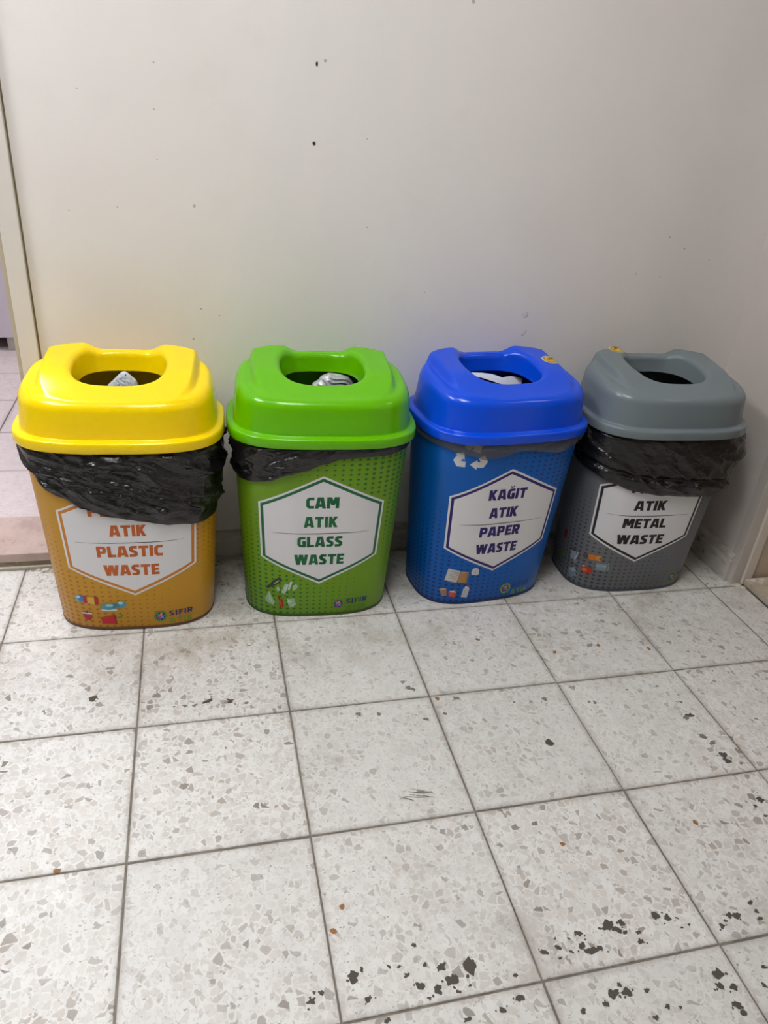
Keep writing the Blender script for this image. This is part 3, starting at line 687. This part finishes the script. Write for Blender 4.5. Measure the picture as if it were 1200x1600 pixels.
def make_bin(which, sp):
    cx, cy, rz = sp['pos']
    root = tag(empty('waste_bin', (cx, cy, 0), math.radians(rz)), sp['label'], 'waste bin', 'four sorting bins along the wall')
    mbody = tin('printed_tin_'+which, sp['body'])
    n = 128; TT = [2*PI*i/n for i in range(n)]
    rings = []
    for z, d in ((.006, -.001), (.009, 0), (.1, 0), (.2, 0), (.3, 0), (.4, 0), (HB-.003, 0), (HB, -.0012), (HB-.003, -.003), (.3, -.003), (.15, -.003), (.012, -.003)):
        a, b, nn = dims(z); rings.append([(*outl(a+d, b+d, nn, t), z) for t in TT])
    body = MB().rings(rings, cap1=True).build('body', mbody, root)
    br = []
    for z, d in ((.0, -.003), (.0005, .0004), (.006, .0008), (.0088, .0004)):
        a, b, nn = dims(z); br.append([(*outl(a+d, b+d, nn, t), z) for t in TT])
    MB().rings(br, cap0=True).build('base_rim', plain('base_rim_'+which, sp['base'], .5, .4), root)
    # label hexagon
    s0 = sp['s0']
    def hexa(d):
        k = 1/math.cos(math.atan2(.073, .1385))
        W, zt, zb_, zu, zl = .1400-d, .391-d*k, .099+d*k, .318-d*.55, .171+d*.55
        return [(s0-W, zl), (s0, zb_), (s0+W, zl), (s0+W, zu), (s0, zt), (s0-W, zu)]
    lb = MB(); decal(lb, hexa(0), .0004, 0); decal(lb, hexa(.0050), .0007, 1); decal(lb, hexa(.0118), .0010, 0)
    sep = [(s0-.112+.224*i/16, .2435-.0013*math.sin(PI*i/16)) for i in range(17)]
    for i in range(16):
        w0, w1 = .0004+.0014*math.sin(PI*i/16), .0004+.0014*math.sin(PI*(i+1)/16)
        decal(lb, bar(*sep[i], *sep[i+1], w0, w1), .0013, 2)
    label = lb.build('label_panel', [M_PAPER, ink(*[0, 0, 0]) if False else plain('label_ring_'+which, sp['ring'], .4, .4), ink(70, 62, 62)], root)
    mi = plain('label_ink_'+which, sp['ink'], .42, .4)
    for (word, wd), zb_ in zip(sp['lines'], (.3095, .2590, .2055, .1560)):
        t_ = MB(); text(t_, word, s0-(.002 if zb_ < .3 else 0), zb_, wd, .0288, .0013); t_.build('lettering', mi, label)
    # halftone dots
    db = MB()
    def inside_label(s, z):
        if abs(s-s0) > .143: return False
        return .171-(.1385-abs(s-s0))*.073/.1385-.006 < z < .318+(.1385-abs(s-s0))*.073/.1385+.006
    for i in range(-24, 24):
        for j in range(0, 37):
            s = i*.0168; z = .012+j*.0123
            if z > .455 or inside_label(s, z): continue
            kl = (1-(s+.235)/.36)*(1.08-z/.30) if s > -.235 else (1-z/.30)*(1-(-.235-s)/.12)
            kr = (1-(.215-s)/.30)*(1.15-(.462-z)/.30) if s < .215 else (1-(.462-z)/.30)*(1-(s-.215)/.12)
            k = max(kl, kr)
            if k < .08: continue
            k = min(1.0, k)
            decal(db, ellipse(s, z, .0060*k**.6, .0044*k**.6, 8), .0003, 0, .02)
    tag(db.build('halftone_dots', plain('halftone_'+which, sp['dots'], .4, .4), body), kind='stuff')
    art_pictures(which, body); bin_logo(which, body)
    if which == 'blue':   # recycling arrows above the label
        rb = MB(); c0, z0, R0, bw = -.1138, .4265, .040, .0150
        V = [(c0+R0*math.cos(PI/2-k*2*PI/3), z0+R0*math.sin(PI/2-k*2*PI/3)) for k in range(3)]
        for k in range(3):
            v0, v1, v2 = V[k-1], V[k], V[(k+1) % 3]
            A = lambda f: (v0[0]+(v1[0]-v0[0])*f, v0[1]+(v1[1]-v0[1])*f)
            P = lambda f: (v1[0]+(v2[0]-v1[0])*f, v1[1]+(v2[1]-v1[1])*f)
            path = [A(.66), A(.90), P(.10), P(.30)]; nr = []
            for i in range(4):
                p0, p1 = path[max(0, i-1)], path[min(3, i+1)]; l_ = math.hypot(p1[0]-p0[0], p1[1]-p0[1]); nr.append((-(p1[1]-p0[1])/l_*bw/2, (p1[0]-p0[0])/l_*bw/2))
            for i in range(3):
                a_, b_ = path[i], path[i+1]; na, nb = nr[i], nr[i+1]
                decal(rb, [(a_[0]-na[0], a_[1]-na[1]), (b_[0]-nb[0], b_[1]-nb[1]), (b_[0]+nb[0], b_[1]+nb[1]), (a_[0]+na[0], a_[1]+na[1])], .0006, 0)
            dx, dz = v2[0]-v1[0], v2[1]-v1[1]; l = math.hypot(dx, dz); nx, nz = -dz/l, dx/l
            p, tip = P(.29), P(.52)
            decal(rb, [(p[0]-nx*.0125, p[1]-nz*.0125), tip, (p[0]+nx*.0125, p[1]+nz*.0125)], .0006, 0)
        rb.build('recycling_symbol', plain('symbol_white', rgb(206, 206, 206), .4, .4), body)
    mlid = plastic('lid_plastic_'+which, sp['lid'], .20 if which != 'grey' else .27)
    lid = build_lid(mlid, root)
    return root, lid

BINS = {k: make_bin(k, v) for k, v in SPECS.items()}

# round warning stickers on two lids
def sticker(lid, x0, y0, r, rot):
    mb = MB()
    def disc(rr, off, mi, poly=None):
        rings = [[(x0+rr*f*math.cos(t), y0+rr*f*math.sin(t), lid_z(x0+rr*f*math.cos(t), y0+rr*f*math.sin(t))+off) for t in [2*PI*i/28 for i in range(28)]] for f in (1, .75, .5, .25, .05)]
        mb.rings(rings, mi, cap1=True)
    disc(r, .0005, 0); disc(r*.9, .0008, 1)
    def stroke(ax, ay, bx, by, wd, off=.0014):
        pl = bar(ax, ay, bx, by, wd)
        pts = [(x0+r*(p[0]*math.cos(rot)-p[1]*math.sin(rot)), y0+r*(p[0]*math.sin(rot)+p[1]*math.cos(rot))) for p in pl]
        mb.add([(x, y, lid_z(x, y)+off) for x, y in pts], [(0, 1, 2, 3)], 2)
    for i in range(26):
        t, u = 2*PI*i/26, 2*PI*(i+1)/26
        stroke(.74*math.cos(t), .74*math.sin(t), .74*math.cos(u), .74*math.sin(u), .10)
    stroke(-.5, -.05, .55, -.12, .12); stroke(-.1, .55, .0, .0, .16); stroke(.15, .5, .4, .15, .16); stroke(.35, .55, .1, .2, .12); stroke(-.35, .2, -.1, .1, .1)
    mb.build('sticker', [plain('sticker_rim', rgb(230, 226, 206), .4), plain('sticker_yellow', rgb(236, 192, 48), .4), plain('sticker_print', rgb(84, 60, 22), .4)], lid)
sticker(BINS['blue'][1], .139, .026, .0215, -.35)
sticker(BINS['grey'][1], -.091, .104, .0200, .3)

# ------------------------------------------------------------------ bin liners
M_BAG = bag_material('black_bag_film', rgb(24, 23, 24), .22)
M_BAG_THIN = bag_material('thin_smoky_bag_film', rgb(96, 94, 88), .22, .58)
def ridged(x, y, seed):
    return 1-abs(noise.noise(Vector((x, y, seed))))*2.0
def make_bag(which, hem, bulge, ang, amp, label, mat, fill, lump, folds=1.0, band=0.0, seed=1.0):
    cx, cy, rz = SPECS[which]['pos']; rz = math.radians(rz)
    root = tag(empty('bin_liner', (cx, cy, .3), rz), label, 'bin bag', 'bin liners folded over the rims')
    cols_, rows = 330, 46
    lo = -CIRC/2
    back = min(.44, hem[0][1]*.5+hem[-1][1]*.5+.02)
    tab = [(lo, back), (hem[0][0]-.12, back)]+hem+[(hem[-1][0]+.12, back), (-lo, back)]
    btab = [(lo, .002)]+bulge+[(-lo, .002)]
    ca, sa = math.cos(ang), math.sin(ang)
    rings = []
    ztop = RIM_Z+.0028
    for i in range(rows+1):
        v = i/rows; ring = []
        for j in range(cols_):
            s = lo+CIRC*j/cols_
            zh = lerp_table(tab, s)+.0025*noise.noise(Vector((s*25, seed, 0)))
            z = ztop+(zh-ztop)*v
            L = ztop-zh
            bu = lerp_table(btab, s)
            u, q = s*ca+z*sa, -s*sa+z*ca
            wu = u+.03*noise.noise(Vector((s*9, z*9, seed+3))); wq = q+.014*noise.noise(Vector((s*12, z*12, seed+8)))
            wr = ridged(wu*8*folds, wq*32*folds, seed)**3*.75+ridged(wu*19*folds+3, wq*58*folds, seed+5)*.30+ridged(wq*16*folds+3, wu*26*folds, seed+6)*.28+noise.noise(Vector((s*14, z*14, seed)))*.4-.2
            env = sstep(0, .10, v)*(1-.72*sstep(.80, 1.0, v))
            off = .0012+.0032*sstep(0, .12, v)+bu*math.sin(PI*min(1, v*1.02)**.85)+amp*max(-.35, wr)*env*min(1, L/.08)
            if band:
                off += band*(.0065*sstep(.74, .80, v)-.0065*math.exp(-((v-.72)/.045)**2)-.004*sstep(.95, 1, v))
            off = max(.0014 if v < .95 else .0010, off)
            p = surf(s, z, off)
            ring.append((p[0], p[1], p[2]-.3))
        rings.append(ring)
    MB().rings(rings).build('overhang', mat, root, flip=True)
    # inside: over the rim and down, then the sagging bag surface that carries the rubbish
    n = 96; TT = [2*PI*i/n for i in range(n)]
    a, b, nn = dims(HB); rr = []
    rr.append([(*outl(a+.0012, b+.0012, nn, t), RIM_Z+.0025-.3) for t in TT])
    rr.append([(*outl(a-.003, b-.003, nn, t), RIM_Z+.0035-.3) for t in TT])
    rr.append([(*outl(a-.008, b-.008, nn, t), RIM_Z-.004-.3) for t in TT])
    zf = min(fill, RIM_Z-.02)
    a2, b2, n2 = dims(zf)
    rr.append([(*outl(a2-.012, b2-.012, n2, t), zf-.3) for t in TT])
    for k in range(1, 13):
        f = 1-k/13; ring = []
        for t in TT:
            x, y = outl((a2-.012)*f, (b2-.012)*f, n2-.6*(1-f), t)
            z = zf+(fill-zf)*sstep(1, .72, f)+lump*(noise.noise(Vector((x*22+seed, y*22, seed)))*.7+.5*ridged(x*30+y*12, y*26, seed+2)-.35)*sstep(1, .8, f)
            ring.append((x, y, z-.3))
        rr.append(ring)
    MB().rings(rr, cap1=True).build('inside_film', M_BAG, root)
    return root
make_bag('yellow', [(-.20, .418), (-.1638, .3946), (-.1429, .3669), (-.1089, .3525), (-.0746, .3310), (-.0183, .3085), (.0321, .2975), (.1077, .2845), (.1502, .2784), (.2037, .2800), (.235, .30)],
    [(-.25, .002), (-.12, .002), (.08, .005), (.17, .005), (.23, .006), (.30, .003)], -.42, .0135, 'black bin liner hanging low under the bright yellow lid', M_BAG, .487, .012, seed=1.3)
make_bag('green', [(-.24, .372), (-.191, .3626), (-.1499, .3678), (-.116, .3769), (-.0808, .3932), (-.0433, .4054), (-.0038, .4225), (.0274, .4340), (.0647, .4375), (.1266, .437), (.17, .441), (.2, .446)],
    [(-.26, .001), (-.18, .004), (-.05, .003), (.1, .001), (.2, .002)], .28, .0105, 'black bin liner drooping at the left under the lime green lid', M_BAG, .36, .02, seed=4.1)
make_bag('blue', [(-.27, .436), (-.22, .442), (-.1764, .4423), (-.1297, .4337), (-.0791, .4205), (-.0372, .4272), (.0031, .4395), (.0498, .4308), (.1032, .424), (.15, .434)],
    [(-.25, .003), (-.05, .004), (.1, .004), (.18, .007)], .15, .0075, 'thin smoky see-through bin liner peeking out under the royal blue lid', M_BAG_THIN, .505, .016, folds=1.5, seed=7.7)
make_bag('grey', [(-.29, .375), (-.2452, .3501), (-.1904, .3471), (-.1356, .330), (-.0889, .3165), (-.0146, .3065), (.0634, .3000), (.13, .2935), (.18, .300), (.23, .315)],
    [(-.25, .006), (-.15, .004), (.0, .004), (.08, .010), (.15, .018), (.20, .022), (.25, .012)], -.65, .0105, 'black bin liner with a folded hem under the slate grey lid', M_BAG, .25, .02, folds=.8, band=1.0, seed=9.2)

# ------------------------------------------------------------------ rubbish in the openings
def wrap_mat():
    k = N('printed_wrapper'); p = k.obj()
    c = k.ramp(k.noise(p, 45, 3), [(.3, rgb(150, 170, 196)), (.5, rgb(206, 216, 226)), (.7, rgb(170, 178, 190))])
    c = k.mix(k.smooth(k.noise(p, 150, 2), .62, .68), c, rgb(64, 70, 84))
    k.base(c, .22, .6); k.bump(k.noise(p, 60, 3), .4, .004); return k.m
def foil_mat():
    k = N('crumpled_silver_film'); p = k.obj()
    k.base(k.ramp(k.noise(p, 30, 3), [(.3, rgb(150, 152, 156)), (.7, rgb(206, 206, 210))]), .28, .6); k.b.inputs['Metallic'].default_value = .25
    mp = k.n('ShaderNodeMapping'); k.set(mp, 0, p); mp.inputs['Rotation'].default_value = (0, -.55, 0); mp.inputs['Scale'].default_value = (.25, .5, 1)
    k.bump(k.noise(mp.outputs[0], 130, 3, .6), .5, .006); return k.m
# pouch: closed pillow between a front and a back sheet
def pouch(name, outline, y, thick, mat, label, cat, ridge=0.0, dirv=(1, 0), lean=0.0, sub=14, seed=0):
    cx_ = sum(p[0] for p in outline)/len(outline); cz_ = sum(p[1] for p in outline)/len(outline)
    n = 96; ring0 = []
    per = []
    for i in range(len(outline)):
        p, q = outline[i], outline[(i+1) % len(outline)]
        per.append(math.hypot(q[0]-p[0], q[1]-p[1]))
    tot = sum(per)
    for k in range(n):
        d = tot*k/n; i = 0
        while d > per[i]: d -= per[i]; i += 1
        p, q = outline[i], outline[(i+1) % len(outline)]; f = d/per[i]
        ring0.append((p[0]+(q[0]-p[0])*f, p[1]+(q[1]-p[1])*f))
    zmin = min(p[1] for p in outline)
    mb = MB()
    for side in (-1, 1):
        rings = []
        for i in range(sub):
            f = 1-i/sub; ring = []
            for x, z in ring0:
                X, Z = cx_+(x-cx_)*f, cz_+(z-cz_)*f
                bul = thick*math.sqrt(max(0, 1-f*f))
                ph = (X*dirv[0]+Z*dirv[1])*92+1.6*noise.noise(Vector((X*30, Z*30, seed+side)))
                cr = ridge*(abs(ph-math.floor(ph)-.5)*2-.5)*(1-f**10) if ridge else 0
                ring.append((X-cx_, side*(bul+cr)+lean*(Z-zmin), Z-zmin))
            rings.append(ring)
        if side > 0: rings = [list(reversed(r)) for r in rings]
        mb.rings(rings, cap1=True)
    o = mb.build(name, mat, None, loc=(cx_, y, zmin))
    return tag(o, label, cat)
pouch('snack_wrapper', [(.236, .484), (.253, .518), (.284, .5475), (.291, .549), (.297, .545), (.313, .530), (.318, .517), (.324, .484)], .214, .010, wrap_mat(), 'pale blue and white crumpled wrapper in the yellow bin opening', 'wrapper', .0012, (.7, .7), .10, seed=2)
pouch('foil_pack', [(.676, .465), (.686, .495), (.693, .509), (.701, .516), (.705, .525), (.718, .532), (.724, .541), (.742, .549), (.767, .546), (.791, .539), (.803, .526), (.81, .505), (.806, .465)], .205, .020, foil_mat(), 'crumpled silver plastic pack in the green bin opening', 'packaging', .0060, (.42, .91), .05, sub=40, seed=5)

# folded white sheets lying on the dark bag of the blue bin
M_SHEET = plain('white_paper', rgb(226, 230, 238), .7, .3, .02, 20)
def sheet(name, rows_, label):
    """rows_: list of point rows (world); builds a thin curved sheet with thickness"""
    mb = MB(); nr, nc = len(rows_), len(rows_[0]); th = .0004
    fr = [p for r in rows_ for p in r]; bk = [(p[0], p[1]+.0002, p[2]-th) for p in fr]
    f1 = [(i*nc+j, i*nc+j+1, (i+1)*nc+j+1, (i+1)*nc+j) for i in range(nr-1) for j in range(nc-1)]
    mb.add(fr, f1, 0, True); mb.add(bk, [tuple(reversed(q)) for q in f1], 0, True)
    org = Vector(rows_[0][0])
    mb.v = [tuple(Vector(p)-org) for p in mb.v]
    tag(mb.build(name, M_SHEET, None, loc=org), label, 'paper')
def strip_sheet(pts_top, pts_bot, y0, nr=8, sag=.004):
    rows_ = []
    for i in range(nr):
        f = i/(nr-1); row = []
        for (xa, za), (xb, zb_) in zip(pts_top, pts_bot):
            row.append((xa+(xb-xa)*f, y0-.010*f+.004*(1-f), za+(zb_-za)*f+.0012*math.sin(PI*f)))
        rows_.append(row)
    return rows_
sheet('paper_sheet', strip_sheet([(1.098, .5465), (1.125, .5455), (1.152, .5425), (1.172, .5365), (1.19, .530), (1.21, .522)], [(1.096, .5425), (1.118, .5385), (1.144, .531), (1.172, .522), (1.192, .511), (1.205, .503)], .217), 'long white paper strip lying across the blue bin opening')
sheet('paper_sheet', strip_sheet([(1.180, .5315), (1.190, .5345), (1.205, .5365), (1.22, .5345), (1.237, .5305)], [(1.188, .505), (1.198, .503), (1.208, .502), (1.219, .503), (1.229, .505)], .219), 'bent white paper flap at the right of the blue bin opening')
